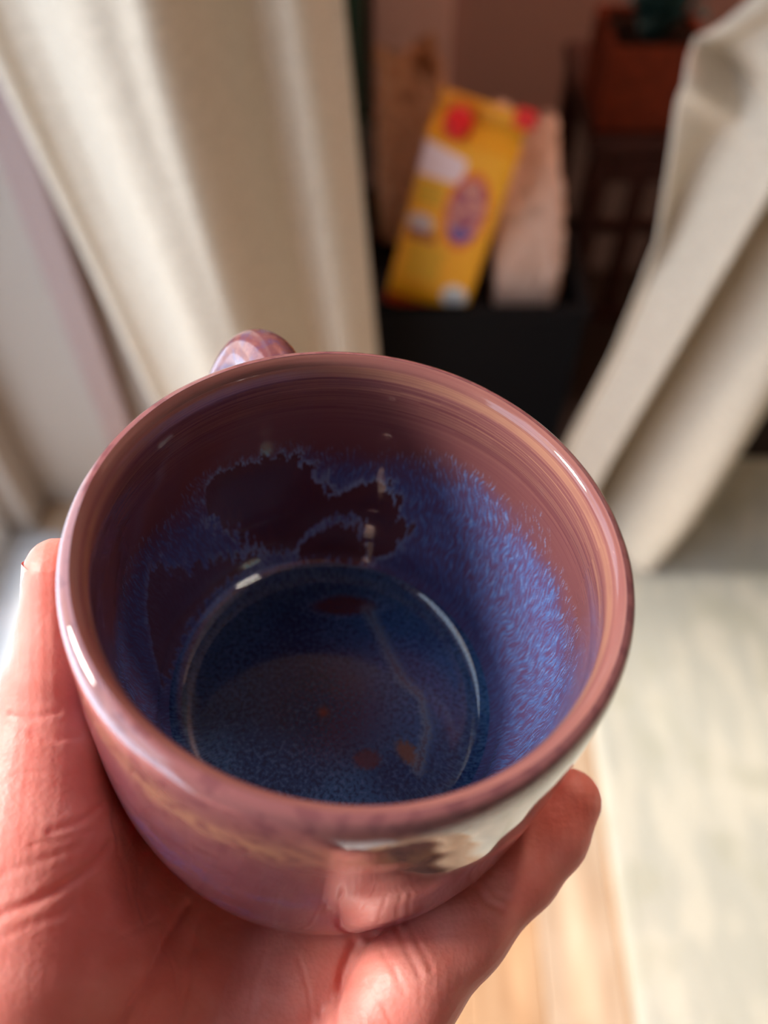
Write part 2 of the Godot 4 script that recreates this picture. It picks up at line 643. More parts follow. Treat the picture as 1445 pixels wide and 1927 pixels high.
func build_stool() -> void:
	var s := thing("stool", "dark wooden stool with slatted sides under the rust planter", "stool", Vector3(0.52, -0.006, -1.45))
	put("seat", block(Vector3(-0.19, 0.455, -0.17), Vector3(0.19, 0.485, 0.17), 0.006), M.dark_wood, s)
	for sx in [-1, 1]:
		for sz in [-1, 1]:
			put("leg", block(Vector3(sx * 0.165 - 0.018, 0, sz * 0.145 - 0.018), Vector3(sx * 0.165 + 0.018, 0.455, sz * 0.145 + 0.018), 0.004), M.dark_wood, s)
	for sz in [-1, 1]:
		put("stretcher", block(Vector3(-0.147, 0.10, sz * 0.145 - 0.01), Vector3(0.147, 0.13, sz * 0.145 + 0.01)), M.dark_wood, s)
		put("stretcher", block(Vector3(-0.147, 0.40, sz * 0.145 - 0.01), Vector3(0.147, 0.45, sz * 0.145 + 0.01)), M.dark_wood, s)
	for k in 4:
		put("slat", block(Vector3(-0.105 + 0.06 * k, 0.13, 0.139), Vector3(-0.075 + 0.06 * k, 0.40, 0.151)), M.dark_wood, s)
	# rust planter and plant
	var p := thing("planter", "rust brown square planter with a dark leafy plant on the stool", "planter", Vector3(0.412, 0.4795, -1.378))
	var st := SurfaceTool.new()
	st.begin(Mesh.PRIMITIVE_TRIANGLES)
	var o := 0.075
	var i0 := 0.063
	for q in [[Vector3(-o, 0, -o), Vector3(o, 0.13, -i0)], [Vector3(-o, 0, i0), Vector3(o, 0.13, o)], [Vector3(-o, 0, -i0), Vector3(-i0, 0.13, i0)], [Vector3(i0, 0, -i0), Vector3(o, 0.13, i0)], [Vector3(-i0, 0, -i0), Vector3(i0, 0.01, i0)]]:
		add_block(st, q[0], q[1], 0.003)
	st.generate_normals()
	put("pot", st.commit(), M.terracotta, p)
	put("soil", block(Vector3(-i0, 0.01, -i0), Vector3(i0, 0.115, i0), 0.004), M.soil, p)
	var rng := RandomNumberGenerator.new()
	rng.seed = 17
	for k in 16:
		var a := rng.randf() * TAU
		var reach := rng.randf_range(0.05, 0.11)
		var h := rng.randf_range(0.05, 0.13)
		var dirv := Vector3(cos(a), 0, sin(a))
		if dirv.x < -0.2 or k % 3 == 0:
			dirv = (dirv + Vector3(-0.7, 0, -0.1)).normalized()
		put("leaf", leaf(Vector3(0, 0.113, 0) + dirv * 0.015, dirv, reach, h, 0.022), M.leaf, p)


func leaf(base: Vector3, dirv: Vector3, reach: float, h: float, wide: float) -> ArrayMesh:
	var side := dirv.cross(Vector3.UP).normalized()
	var f := func(u: float, v: float) -> Vector3:
		var w := wide * sin(PI * clampf(v * 0.92 + 0.08, 0, 1)) * (u * 2 - 1)
		return base + dirv * reach * v + Vector3.UP * (h * sin(v * 2.0) + absf(w) * 0.4) + side * w
	return cloth(f, 6, 10, 0.0012)


# ---------------------------------------------------------------- bin and packaging
func build_bin() -> void:
	var b := thing("bin", "black open bin full of packaging behind the curtain opening", "bin", Vector3(0.125, -0.006, -1.2))
	var st := SurfaceTool.new()
	st.begin(Mesh.PRIMITIVE_TRIANGLES)
	var X := 0.19
	var Z := 0.165
	var t := 0.008
	for q in [[Vector3(-X, 0, Z - t), Vector3(X, 0.335, Z)], [Vector3(-X, 0, -Z), Vector3(X, 0.335, -Z + t)], [Vector3(-X, 0, -Z + t), Vector3(-X + t, 0.335, Z - t)], [Vector3(X - t, 0, -Z + t), Vector3(X, 0.335, Z - t)], [Vector3(-X + t, 0, -Z + t), Vector3(X - t, 0.01, Z - t)]]:
		add_block(st, q[0], q[1], 0.003)
	st.generate_normals()
	put("body", st.commit(), M.black, b)
	var rm := SurfaceTool.new()
	rm.begin(Mesh.PRIMITIVE_TRIANGLES)
	for q in [[Vector3(-X - 0.006, 0.335, Z - 0.014), Vector3(X + 0.006, 0.35, Z + 0.006)], [Vector3(-X - 0.006, 0.335, -Z - 0.006), Vector3(X + 0.006, 0.35, -Z + 0.014)], [Vector3(-X - 0.006, 0.335, -Z + 0.014), Vector3(-X + 0.014, 0.35, Z - 0.014)], [Vector3(X - 0.014, 0.335, -Z + 0.014), Vector3(X + 0.006, 0.35, Z - 0.014)]]:
		add_block(rm, q[0], q[1], 0.005)
	rm.generate_normals()
	put("rim", rm.commit(), M.black, b)
	var n := FastNoiseLite.new()
	n.seed = 31
	n.frequency = 5.0
	var f := func(u: float, v: float) -> Vector3:
		return Vector3(lerpf(-X + 0.012, X - 0.012, u), 0.29 + 0.012 * n.get_noise_2d(u, v), lerpf(-Z + 0.012, Z - 0.012, v))
	put("liner", cloth(f, 24, 20, 0.01), M.black, b)
	build_carton()
	paper_bag("paper_bag", "upright tan kraft paper bag behind the yellow carton", Vector3(0.04, 0.30, -1.29), 0.062, 0.045, 0.33, 3, M.kraft, Vector3(0.0, 0, 0.0))
	paper_bag("paper_bag", "crumpled pale paper bag leaning right of the yellow carton", Vector3(0.226, 0.30, -1.105), 0.064, 0.042, 0.27, 8, M.pale_paper, Vector3(-0.025, 0, -0.11))


func paper_bag(called: String, label: String, at: Vector3, hx: float, hz: float, h: float, sd: int, m: Material, lean: Vector3) -> void:
	var n := FastNoiseLite.new()
	n.seed = sd
	n.noise_type = FastNoiseLite.TYPE_CELLULAR
	n.cellular_return_type = FastNoiseLite.RETURN_DISTANCE
	n.frequency = 9.0
	var P := PackedVector3Array()
	var U := PackedVector2Array()
	var nx := 64
	var ny := 40
	var rows := []
	for j in ny + 1:
		rows.append([float(j) / ny, 1.0])
	for j in range(1, 9): # fold the mouth inwards and go down inside
		rows.append([1.0 - 0.3 * j / 8.0, 0.94])
	for rw in rows:
		var v: float = rw[0]
		var inner: float = rw[1]
		for i in nx + 1:
			var a := TAU * i / nx
			var c := cos(a)
			var s := sin(a)
			var e := 1.0 / pow(pow(absf(c), 5.0) + pow(absf(s), 5.0), 0.2)
			var taper := lerpf(0.92, 1.0, smoothstep(0.0, 0.3, v)) - 0.25 * smoothstep(0.55, 1.0, v) * (0.5 + 0.5 * sin(a * 3 + sd))
			var d := n.get_noise_3d(c * 0.8 + sd, v * 1.6, s * 0.8) * 0.03
			var x := (hx * e * c) * taper * inner + d * c
			var z := (hz * e * s) * taper * inner + d * s
			var y := h * v * (1.0 - 0.12 * smoothstep(0.6, 1.0, v) * (0.5 + 0.5 * sin(a * 2.0 + sd * 2.0)))
			P.append(Vector3(x, y, z) + lean * v * v)
			U.append(Vector2(float(i) / nx, v))
	var mesh := ArrayMesh.new()
	mesh.add_surface_from_arrays(Mesh.PRIMITIVE_TRIANGLES, grid_arrays(P, U, nx, rows.size() - 1, false, true))
	var o := put(called, mesh, m)
	o.position = at
	tag(o, label, "paper bag", "paper bags in the black bin")


func build_carton() -> void:
	var c := thing("carton", "yellow printed carton with red cap leaning in the black bin", "carton", Vector3(0.068, 0.312, -1.092))
	c.rotation_degrees = Vector3(-5, -12, -11)
	var hx := 0.064
	var hz := 0.03
	var h := 0.275
	# print: yellow ground, pale panel, oval badge, green text block, white seal, red foot
	var W := 256
	var H := 512
	var d := PackedByteArray()
	d.resize(W * H * 3)
	var n := noise_bytes(256, 512, 0.02, 91, 2)
	for y in H:
		for x in W:
			var u := x / float(W)
			var v := y / float(H)
			var q := Color8(236, 164, 14)
			if v > 0.93:
				q = Color8(206, 70, 14)
			elif v > 0.58 and v < 0.80 and u > 0.12 and u < 0.55 and fmod(v * 40.0, 1.0) < 0.62:
				q = Color8(196, 160, 20)
			if v < 0.2 and u < 0.5 and v > 0.02 + u * 0.1:
				q = Color8(232, 208, 212)
			if v > 0.22 and v < 0.36 and u > 0.05 and u < 0.34 and fmod(v * 30.0, 1.0) < 0.6:
				q = Color8(190, 158, 14)
			var e := Vector2((u - 0.64) / 0.24, (v - 0.33) / 0.22).length()
			if e < 1.0:
				q = Color8(214, 92, 30) if e > 0.82 else Color8(150, 70, 96).lerp(Color8(206, 140, 120), smoothstep(0.35, 0.6, n[y * 256 + x] / 255.0))
				if e < 0.8 and v > 0.43:
					q = Color8(96, 84, 150)
			if Vector2((u - 0.18) / 0.15, (v - 0.46) / 0.05).length() < 1.0:
				q = Color8(188, 178, 186)
			if v > 0.5 and v < 0.56 and u < 0.4 and u > 0.06:
				q = Color8(140, 70, 30)
			var e2 := Vector2((u - 0.8) / 0.15, (v - 0.84) / 0.075).length()
			if e2 < 1.0:
				q = Color8(224, 222, 214) if e2 > 0.45 else Color8(170, 170, 176)
			var k := (y * W + x) * 3
			d[k] = q.r8
			d[k + 1] = q.g8
			d[k + 2] = q.b8
	var pm := mat(Color.WHITE, 0.45, 0.5)
	pm.albedo_texture = ImageTexture.create_from_image(Image.create_from_data(W, H, false, Image.FORMAT_RGB8, d))
	var ym := mat(Color8(226, 156, 22), 0.45, 0.5)
	# body: rounded upright column, the front quarter carries the print
	var P := PackedVector3Array()
	var U := PackedVector2Array()
	var nx := 80
	var ny := 12
	for j in ny + 1:
		var v := float(j) / ny
		for i in nx + 1:
			var a := TAU * i / nx
			var cc := cos(a)
			var s := sin(a)
			var e := 1.0 / pow(pow(absf(cc), 14.0) + pow(absf(s), 14.0), 1.0 / 14.0)
			P.append(Vector3(hx * cc * e, h * (1.0 - v), hz * s * e))
			U.append(Vector2(0.5 + 0.5 * cc * e, v))
	var bm := ArrayMesh.new()
	bm.add_surface_from_arrays(Mesh.PRIMITIVE_TRIANGLES, grid_arrays(P, U, nx, ny, true, true))
	put("body", bm, pm, c)
	put("base", block(Vector3(-hx * 0.98, -0.001, -hz * 0.98), Vector3(hx * 0.98, 0.003, hz * 0.98)), M.red, c)
	# sloping gable top
	var g := SurfaceTool.new()
	g.begin(Mesh.PRIMITIVE_TRIANGLES)
	g.set_smooth_group(-1)
	var A := [Vector3(-hx, h, hz), Vector3(hx, h, hz), Vector3(hx, h, -hz), Vector3(-hx, h, -hz)]
	var R0 := Vector3(-hx * 0.96, h + 0.035, 0)
	var R1 := Vector3(hx * 0.96, h + 0.035, 0)
	quad(g, [A[0], R0, R1, A[1]], false)
	quad(g, [A[2], R1, R0, A[3]], false)
	for q in [[A[1], R1, A[2]], [A[3], R0, A[0]]]:
		for p in q:
			g.add_vertex(p)
	add_block(g, Vector3(-hx * 0.96, h + 0.03, -0.003), Vector3(hx * 0.96, h + 0.05, 0.003), 0.001)
	g.generate_normals()
	put("gable_top", g.commit(), ym, c)
	var cap := smooth_profile([Vector2(0, 0.026), Vector2(0.012, 0.026), Vector2(0.018, 0.022), Vector2(0.0195, 0.0), Vector2(0.0, 0.0)], 4)
	cap.reverse()
	var capm := ArrayMesh.new()
	capm.add_surface_from_arrays(Mesh.PRIMITIVE_TRIANGLES, lathe(cap, 24))
	var cp := put("cap", capm, M.red, c)
	cp.position = Vector3(-hx * 0.42, h + 0.017, hz * 0.55)
	cp.rotation_degrees = Vector3(48, 0, 0)
	cp.set_meta("label", "red screw cap")
	var tab := put("tab", block(Vector3(hx * 0.66, h + 0.032, -0.006), Vector3(hx * 1.12, h + 0.056, 0.006), 0.003), M.red, c)
	tab.set_meta("label", "small red tab at the top corner")


# ---------------------------------------------------------------- the mug; its own axes in centimetres, rim centre at the origin
const MUG_AT := Vector3(-0.00413, 1.09155, -0.07659)


func mug_frame() -> Transform3D:
	var X := Vector3(0.98851, -0.12071, -0.09096)
	var Y := Vector3(0.11872, 0.99256, -0.02703)
	X = X.normalized()
	Y = (Y - X * X.dot(Y)).normalized()
	return Transform3D(Basis(X, Y, X.cross(Y)), MUG_AT)


func scaled_cm(A: Array, base: Vector3) -> Array:
	var P: PackedVector3Array = A[Mesh.ARRAY_VERTEX]
	for i in P.size():
		P[i] = P[i] * 0.01 - base
	A[Mesh.ARRAY_VERTEX] = P
	return A


func build_mug() -> void:
	var mug := thing("mug", "glossy plum and blue glazed ceramic mug held in the hand", "mug")
	var down := Vector3(0, -0.07, 0)
	mug.transform = mug_frame() * Transform3D(Basis(), down)
	var inside := smooth_profile([Vector2(0, -5.5), Vector2(1.5, -5.52), Vector2(2.4, -5.54), Vector2(2.75, -5.55), Vector2(2.896, -5.535), Vector2(3.035, -5.49), Vector2(3.161, -5.416), Vector2(3.27, -5.318), Vector2(3.356, -5.2), Vector2(3.416, -5.066), Vector2(3.50, -4.80), Vector2(3.85, -3.9), Vector2(4.05, -2.8), Vector2(4.1, -1.6), Vector2(4.05, -0.6), Vector2(4.08, -0.3), Vector2(4.15, -0.1), Vector2(4.28, 0)], 8)
	var outside := smooth_profile([Vector2(4.28, 0), Vector2(4.42, -0.07), Vector2(4.5, -0.3), Vector2(4.53, -0.7), Vector2(4.55, -1.5), Vector2(4.57, -3.0), Vector2(4.54, -4.5), Vector2(4.48, -5.4), Vector2(4.38, -6.1), Vector2(4.2, -6.55), Vector2(3.95, -6.85), Vector2(3.7, -7.0), Vector2(3.5, -6.95), Vector2(3.35, -6.75), Vector2(0.0, -6.7)], 6)
	var n := FastNoiseLite.new()
	n.seed = 77
	n.frequency = 0.25
	var body := ArrayMesh.new()
	for prof in [inside, outside]:
		var A := lathe(prof, 192)
		var P: PackedVector3Array = A[Mesh.ARRAY_VERTEX]
		var N: PackedVector3Array = A[Mesh.ARRAY_NORMAL]
		for i in P.size(): # hand-thrown: slow wobble and faint throwing rings
			var q := P[i]
			if q.y < -0.05 and q.y > -5.3 or prof == outside and q.y > -6.4:
				var rr := Vector2(q.x, q.z).length()
				if rr > 3.0:
					var k := 1.0 + 0.004 * n.get_noise_3d(q.x, q.y * 2.0, q.z) + (0.0002 if prof == outside else 0.0011 * smoothstep(-2.4, -1.2, q.y)) * sin(q.y * 9.0 + 0.6 * atan2(q.z, q.x)) * smoothstep(-0.05, -0.5, q.y)
					P[i] = Vector3(q.x * k, q.y, q.z * k)
		A[Mesh.ARRAY_VERTEX] = P
		var seg := 192
		var redo := grid_arrays(P, A[Mesh.ARRAY_TEX_UV], seg, prof.size() - 1, true, true)
		body.add_surface_from_arrays(Mesh.PRIMITIVE_TRIANGLES, scaled_cm(redo, down))
	var b := put("body", body, null, mug)
	var mi := glaze(inside_glaze())
	var mo := glaze(outside_glaze())
	b.mesh.surface_set_material(0, mi)
	b.mesh.surface_set_material(1, mo)
	# handle: a thick loop behind the cup
	var pts := []
	var rad := []
	var H := [[257.0, 4.2, -1.2, 0.54], [256.5, 4.8, -1.05, 0.52], [256.0, 5.4, -1.05, 0.5], [254.5, 5.95, -1.3, 0.48], [252.5, 6.25, -1.85, 0.47], [250.5, 6.35, -2.6, 0.47], [249.5, 6.2, -3.5, 0.47], [248.5, 5.8, -4.4, 0.5], [248.0, 5.0, -5.0, 0.53], [248.0, 4.25, -5.3, 0.56]]
	var cv := Curve3D.new()
	var up := Vector3(cos(deg_to_rad(343.0)), 0, sin(deg_to_rad(343.0)))
	for k in H.size():
		var a := deg_to_rad(H[k][0])
		cv.add_point(Vector3(H[k][1] * cos(a), H[k][2], H[k][1] * sin(a)))
	var smooth_pts := []
	for k in H.size():
		smooth_pts.append(cv.get_point_position(k))
	for k in H.size() - 1:
		for s in 5:
			var p0: Vector3 = smooth_pts[maxi(k - 1, 0)]
			var p3: Vector3 = smooth_pts[mini(k + 2, H.size() - 1)]
			pts.append(smooth_pts[k].cubic_interpolate(smooth_pts[k + 1], p0, p3, s / 5.0))
			rad.append(lerpf(H[k][3], H[k + 1][3], s / 5.0))
	pts.append(smooth_pts[-1])
	rad.append(H[-1][3])
	var hm := tube(pts, rad, 32, 1.1, up)
	var hA := hm.surface_get_arrays(0)
	var hmesh := ArrayMesh.new()
	hmesh.add_surface_from_arrays(Mesh.PRIMITIVE_TRIANGLES, scaled_cm(hA, down))
	put("handle", hmesh, glaze(handle_glaze()), mug)


func glaze(t: Texture2D) -> StandardMaterial3D:
	var m := mat(Color.WHITE, 0.05, 0.5)
	m.albedo_texture = t
	m.clearcoat_enabled = true
	m.clearcoat = 0.5
	m.clearcoat_roughness = 0.02
	return m


func poly_signed(p: Vector2, poly: PackedVector2Array) -> float:
	# distance to the outline, negative inside
	var best := 1e9
	var inside := false
	var n := poly.size()
	var j := n - 1
	for i in n:
		var a := poly[i]
		var b := poly[j]
		var d := b - a
		var t := clampf((p - a).dot(d) / d.length_squared(), 0.0, 1.0)
		best = minf(best, (p - a - d * t).length_squared())
		if (a.y > p.y) != (b.y > p.y) and p.x < (b.x - a.x) * (p.y - a.y) / (b.y - a.y) + a.x:
			inside = not inside
		j = i
	return -sqrt(best) if inside else sqrt(best)


func inside_glaze() -> ImageTexture:
	var W := 2048
	var H := 1024
	var fa := noise_bytes(2048, 128, 0.22, 101, 2)   # long fur streaks
	var fb := noise_bytes(2048, 256, 0.22, 102, 2)  # shorter flakes
	var lo := noise_bytes(512, 256, 0.02, 103, 4)    # slow drifts
	var sp := noise_bytes(1024, 1024, 0.09, 104, 3)  # speckle
	# islands where the blue has run off: (angle in degrees, height along the profile) in units of pixels / 2048
	var islands := []
	var boxes := []
	var raw := [
		[230.7, .686, 233.6, .714, 240.6, .716, 250.4, .716, 257.6, .709, 265, .658, 267.8, .599, 271.3, .574, 276.3, .585, 280.1, .62, 286.6, .632, 291.5, .605, 294.8, .545, 298.6, .517, 295.4, .438, 288.4, .4, 284.9, .455, 279.2, .515, 271.9, .515, 262.8, .468, 257.7, .411, 247.8, .432, 237.6, .517, 231.6, .597],
		[258.6, .395, 262.8, .448, 272, .482, 279.3, .487, 284.1, .44, 287.8, .38, 274, .376, 261.5, .378],
		[206, .614, 208.3, .606, 213.9, .536, 220.8, .505, 227.8, .48, 238.7, .445, 242, .45, 245.4, .414, 229, .40, 211, .39, 189.7, .38, 183.5, .406, 193.4, .496]]
	for rw in raw:
		var pl := PackedVector2Array()
		for i in range(0, rw.size(), 2):
			pl.append(Vector2(rw[i] / 360.0 * W, rw[i + 1] * H))
		islands.append(pl)
		var bx := Rect2(pl[0], Vector2.ZERO)
		for q in pl:
			bx = bx.expand(q)
		boxes.append(bx.grow(75.0))
	var river := [Vector2(-0.52, 1.75), Vector2(0.9, 2.1), Vector2(1.1, 1.55), Vector2(1.25, 1.0), Vector2(1.5, 0.35), Vector2(1.85, -0.05), Vector2(1.9, -0.75), Vector2(1.6, -1.6)]
	var plum := Color8(108, 64, 68)
	var tan := Color8(172, 126, 102)
	var pinkish := Color8(134, 86, 84)
	var violet := Color8(88, 70, 114)
	var blue := Color8(80, 100, 156)
	var fleck := Color8(140, 164, 208)
	var maroon := Color8(86, 52, 56)
	var deep := Color8(32, 60, 108)
	var steel := Color8(78, 110, 158)
	var fringe := Color8(134, 154, 190)
	var d := PackedByteArray()
	d.resize(W * H * 3)
	var seam := 0.3786
	for y in H:
		var v := (y + 0.5) / H
		for x in W:
			var u := (x + 0.5) / W
			var low := lo[(y >> 2) * 512 + (x >> 2)] / 255.0
			var c: Color
			if v > seam - 0.005:
				var xs := (x + int(30.0 * (low - 0.5)) + (y >> 3)) & 2047
				var s1 := lerpf(fa[(y >> 4) * 2048 + xs], fa[(((y >> 4) + 1) & 127) * 2048 + xs], (y & 15) / 16.0) / 255.0
				var s2 := lerpf(fb[(y >> 3) * 2048 + xs], fb[(((y >> 3) + 1) & 255) * 2048 + xs], (y & 7) / 8.0) / 255.0
				# throwing rings near the lip
				var ring := fa[((y * 3) & 127) * 2048 + 700] / 255.0
				var ring2 := sp[((y * 2) & 1023) * 1024 + ((x >> 5) & 1023)] / 255.0
				c = plum.lerp(pinkish, smoothstep(0.62, 0.95, v) * 0.8)
				c = c.lerp(tan, 0.75 * smoothstep(0.52, 0.72, ring * 0.6 + ring2 * 0.4) * smoothstep(0.80, 0.93, v))
				c = c.lerp(Color8(92, 44, 56), 0.6 * smoothstep(0.48, 0.3, ring * 0.6 + ring2 * 0.4) * smoothstep(0.74, 0.86, v))
				c = c.lerp(tan, 0.8 * exp(-pow((v - 0.962) / 0.010, 2.0)) * (0.5 + 0.7 * low))
				# fur line: higher on the right
				var ang := u * TAU
				var top := 0.775 + 0.045 * cos(ang - 0.25) + 0.10 * (low - 0.5)
				var dens := clampf((top - v) / 0.20, 0.0, 1.0)
				var body := smoothstep(0.0, 0.75, dens)
				c = c.lerp(violet, body * 0.85)
				var f1 := smoothstep(0.60 - 0.22 * body, 0.78 - 0.18 * body, s1 * 0.55 + s2 * 0.45) * smoothstep(0.0, 0.25, dens)
				c = c.lerp(blue, f1 * (0.55 + 0.45 * body))
				var f2 := smoothstep(0.56, 0.80, s2 * 0.7 + s1 * 0.3) * smoothstep(0.0, 0.12, dens) * (1.0 - 0.35 * smoothstep(0.55, 0.42, v))
				c = c.lerp(fleck, f2 * 0.5)
				c = c.lerp(violet.lerp(deep, 0.5), 0.55 * smoothstep(0.50, 0.40, v) * (1.0 - f2))
				# left side is steel blue and calmer
				if u > 0.45 and u < 0.86 and v < 0.78:
					var m1 := fb[((y >> 4) & 255) * 2048 + ((x >> 2) & 2047)] / 255.0
					var p := Vector2(x, y) + Vector2(12.0 * (s2 - 0.5) + 40.0 * (m1 - 0.5), 26.0 * (s2 - 0.5) + 50.0 * (m1 - 0.5))
					var sd := 1e9
					for k in islands.size():
						if boxes[k].has_point(p):
							sd = minf(sd, poly_signed(p, islands[k]))
					var near := smoothstep(0.45, 0.52, u) * smoothstep(0.86, 0.80, u)
					c = c.lerp(steel.lerp(violet, 0.5), 0.45 * near * body)
					if sd < 70.0:
						var side := smoothstep(0.60, 0.68, u) * 0.6 + 0.4
						c = c.lerp(fringe, side * near * (0.35 * smoothstep(60.0, 4.0, sd) * smoothstep(0.35, 0.7, s2) + 0.85 * smoothstep(18.0, 3.0, sd) * smoothstep(0.15, 0.55, s1 * 0.5 + low * 0.5)))
						c = c.lerp(maroon.lerp(plum, 0.35 * low), smoothstep(3.0, -3.0, sd) * (0.45 + 0.55 * side))
						c = c.lerp(Color8(66, 42, 60), 0.5 * smoothstep(-16.0, -50.0, sd) * low)
				c = c.lerp(pinkish.lerp(tan, 0.3 * low), smoothstep(0.965, 0.985, v) * 0.8)
			else:
				var r := v / seam * 3.35
				var ang := u * TAU
				var px := r * cos(ang)
				var pz := r * sin(ang)
				var s1 := fa[(y >> 3) * 2048 + x] / 255.0
				var k1 := sp[(int(px * 90.0 + 500.0) & 1023) * 1024 + (int(pz * 90.0 + 500.0) & 1023)] / 255.0
				var k2 := lo[(int(px * 14.0 + 120.0) & 255) * 512 + (int(pz * 14.0 + 200.0) & 511)] / 255.0
				var k3 := sp[(int(px * 160.0 + 100.0) & 1023) * 1024 + (int(pz * 160.0 + 300.0) & 1023)] / 255.0
				c = deep.lerp(Color8(42, 82, 132), smoothstep(0.35, 0.7, k2))
				c = c.lerp(steel, 0.5 * smoothstep(0.54, 0.78, k1))
				c = c.lerp(Color8(22, 34, 70), 0.6 * smoothstep(0.44, 0.3, k1))
				# radial fur at the edge
				var edge := smoothstep(2.0, 2.9, r)
				c = c.lerp(Color8(64, 102, 142), edge * 0.8 * smoothstep(0.45, 0.66, s1))
				# the wine-coloured middle
				var mid := smoothstep(1.7, 0.2, Vector2(px + 0.1, pz - 0.2).length()) * smoothstep(0.35, 0.6, k2 * 0.5 + k3 * 0.5)
				c = c.lerp(Color8(78, 42, 76), 0.85 * mid)
				c = c.lerp(Color8(150, 60, 50), 0.8 * exp(-pow(Vector2(px + 0.2, pz - 0.33).length() / 0.12, 2.0)))
				# runs and islands of bare glaze
				var q := Vector2(px + 0.14 * (k1 - 0.5), pz + 0.14 * (k3 - 0.5))
				var e1 := Vector2((q.x - 0.45) / 0.75, (q.y + 2.2) / 0.26).length()
				c = c.lerp(fringe, 0.35 * smoothstep(1.6, 1.05, e1) * k1)
				c = c.lerp(Color8(104, 46, 42).lerp(Color8(60, 34, 52), k1), 0.85 * smoothstep(1.15, 0.6, e1 + 0.7 * (k2 - 0.5)))
				var e2 := Vector2((q.x * 0.8 - q.y * 0.6 - 0.4) / 0.20, (q.x * 0.6 + q.y * 0.8 - 1.88) / 0.34).length()
				c = c.lerp(Color8(132, 84, 68), 0.85 * smoothstep(1.3, 0.5, e2 + 0.4 * (k1 - 0.5)))
				var e3 := Vector2((q.x - 0.62) / 0.3, (q.y - 1.35) / 0.22).length()
				c = c.lerp(Color8(104, 50, 60), 0.7 * smoothstep(1.2, 0.6, e3))
				var rd := 1e9
				for i in range(1, river.size() - 1):
					var a := Vector2(river[i].x, -river[i].y)
					var b := Vector2(river[i + 1].x, -river[i + 1].y)
					var dd := b - a
					rd = minf(rd, (q - a - dd * clampf((q - a).dot(dd) / dd.length_squared(), 0, 1)).length())
				rd += 0.10 * (k2 - 0.5) + 0.06 * (s1 - 0.5)
				c = c.lerp(Color8(112, 130, 150), 0.7 * smoothstep(0.20 + 0.08 * smoothstep(0.4, -1.6, q.y), 0.05, rd))
				c = c.lerp(Color8(70, 50, 66), 0.6 * smoothstep(0.05, 0.015, rd))
			var k := (y * W + x) * 3
			d[k] = c.r8
			d[k + 1] = c.g8
			d[k + 2] = c.b8
	return ImageTexture.create_from_image(Image.create_from_data(W, H, false, Image.FORMAT_RGB8, d))


func outside_glaze() -> ImageTexture:
	var W := 1024
	var H := 512
	var a := noise_bytes(1024, 512, 0.012, 201, 4)
	var b := noise_bytes(1024, 512, 0.06, 202, 3)
	var s := noise_bytes(1024, 512, 0.2, 203, 2)
	var d := PackedByteArray()
	d.resize(W * H * 3)
	for y in H:
		var v := (y + 0.5) / H
		for x in W:
			var k := y * W + x
			var n1 := a[k] / 255.0
			var n2 := b[k] / 255.0
			var n3 := s[k] / 255.0
			var c := Color8(140, 90, 92).lerp(Color8(114, 70, 82), smoothstep(0.05, 0.3, v))
			# brushed tan ring under the lip
			var t := exp(-pow((v - 0.105 - 0.04 * (n1 - 0.5)) / 0.038, 2.0))
			c = c.lerp(Color8(186, 138, 106), 0.75 * t * (0.7 + 0.5 * n2))
			c = c.lerp(Color8(144, 96, 88), 0.5 * smoothstep(0.35, 0.6, n1) * smoothstep(0.1, 0.2, v))
			c = c.lerp(Color8(98, 68, 108), 0.75 * smoothstep(0.44, 0.66, n1 * 0.75 + n2 * 0.25) * smoothstep(0.16, 0.3, v))
			c = c.lerp(Color8(150, 140, 190), 0.5 * smoothstep(0.66, 0.8, n3) * smoothstep(0.5, 0.7, n1) * smoothstep(0.16, 0.3, v))
			c = c.lerp(Color8(100, 58, 68), 0.4 * smoothstep(0.46, 0.3, n2))
			var q := k * 3
			d[q] = c.r8
			d[q + 1] = c.g8
			d[q + 2] = c.b8
	return ImageTexture.create_from_image(Image.create_from_data(W, H, false, Image.FORMAT_RGB8, d))


func handle_glaze() -> ImageTexture:
	var W := 256
	var H := 512
	var a := noise_bytes(256, 512, 0.03, 301, 4)
	var b := noise_bytes(256, 512, 0.15, 302, 2)
	var d := PackedByteArray()
	d.resize(W * H * 3)
	for k in W * H:
		var n := a[k] / 255.0
		var c := Color8(116, 70, 74).lerp(Color8(90, 66, 104), 0.6 * smoothstep(0.5, 0.75, n)).lerp(Color8(142, 92, 86), 0.5 * smoothstep(0.45, 0.25, n))
		c = c.lerp(Color8(160, 146, 176), 0.3 * smoothstep(0.76, 0.9, b[k] / 255.0))
		d[k * 3] = c.r8
		d[k * 3 + 1] = c.g8
		d[k * 3 + 2] = c.b8
	return ImageTexture.create_from_image(Image.create_from_data(W, H, false, Image.FORMAT_RGB8, d))


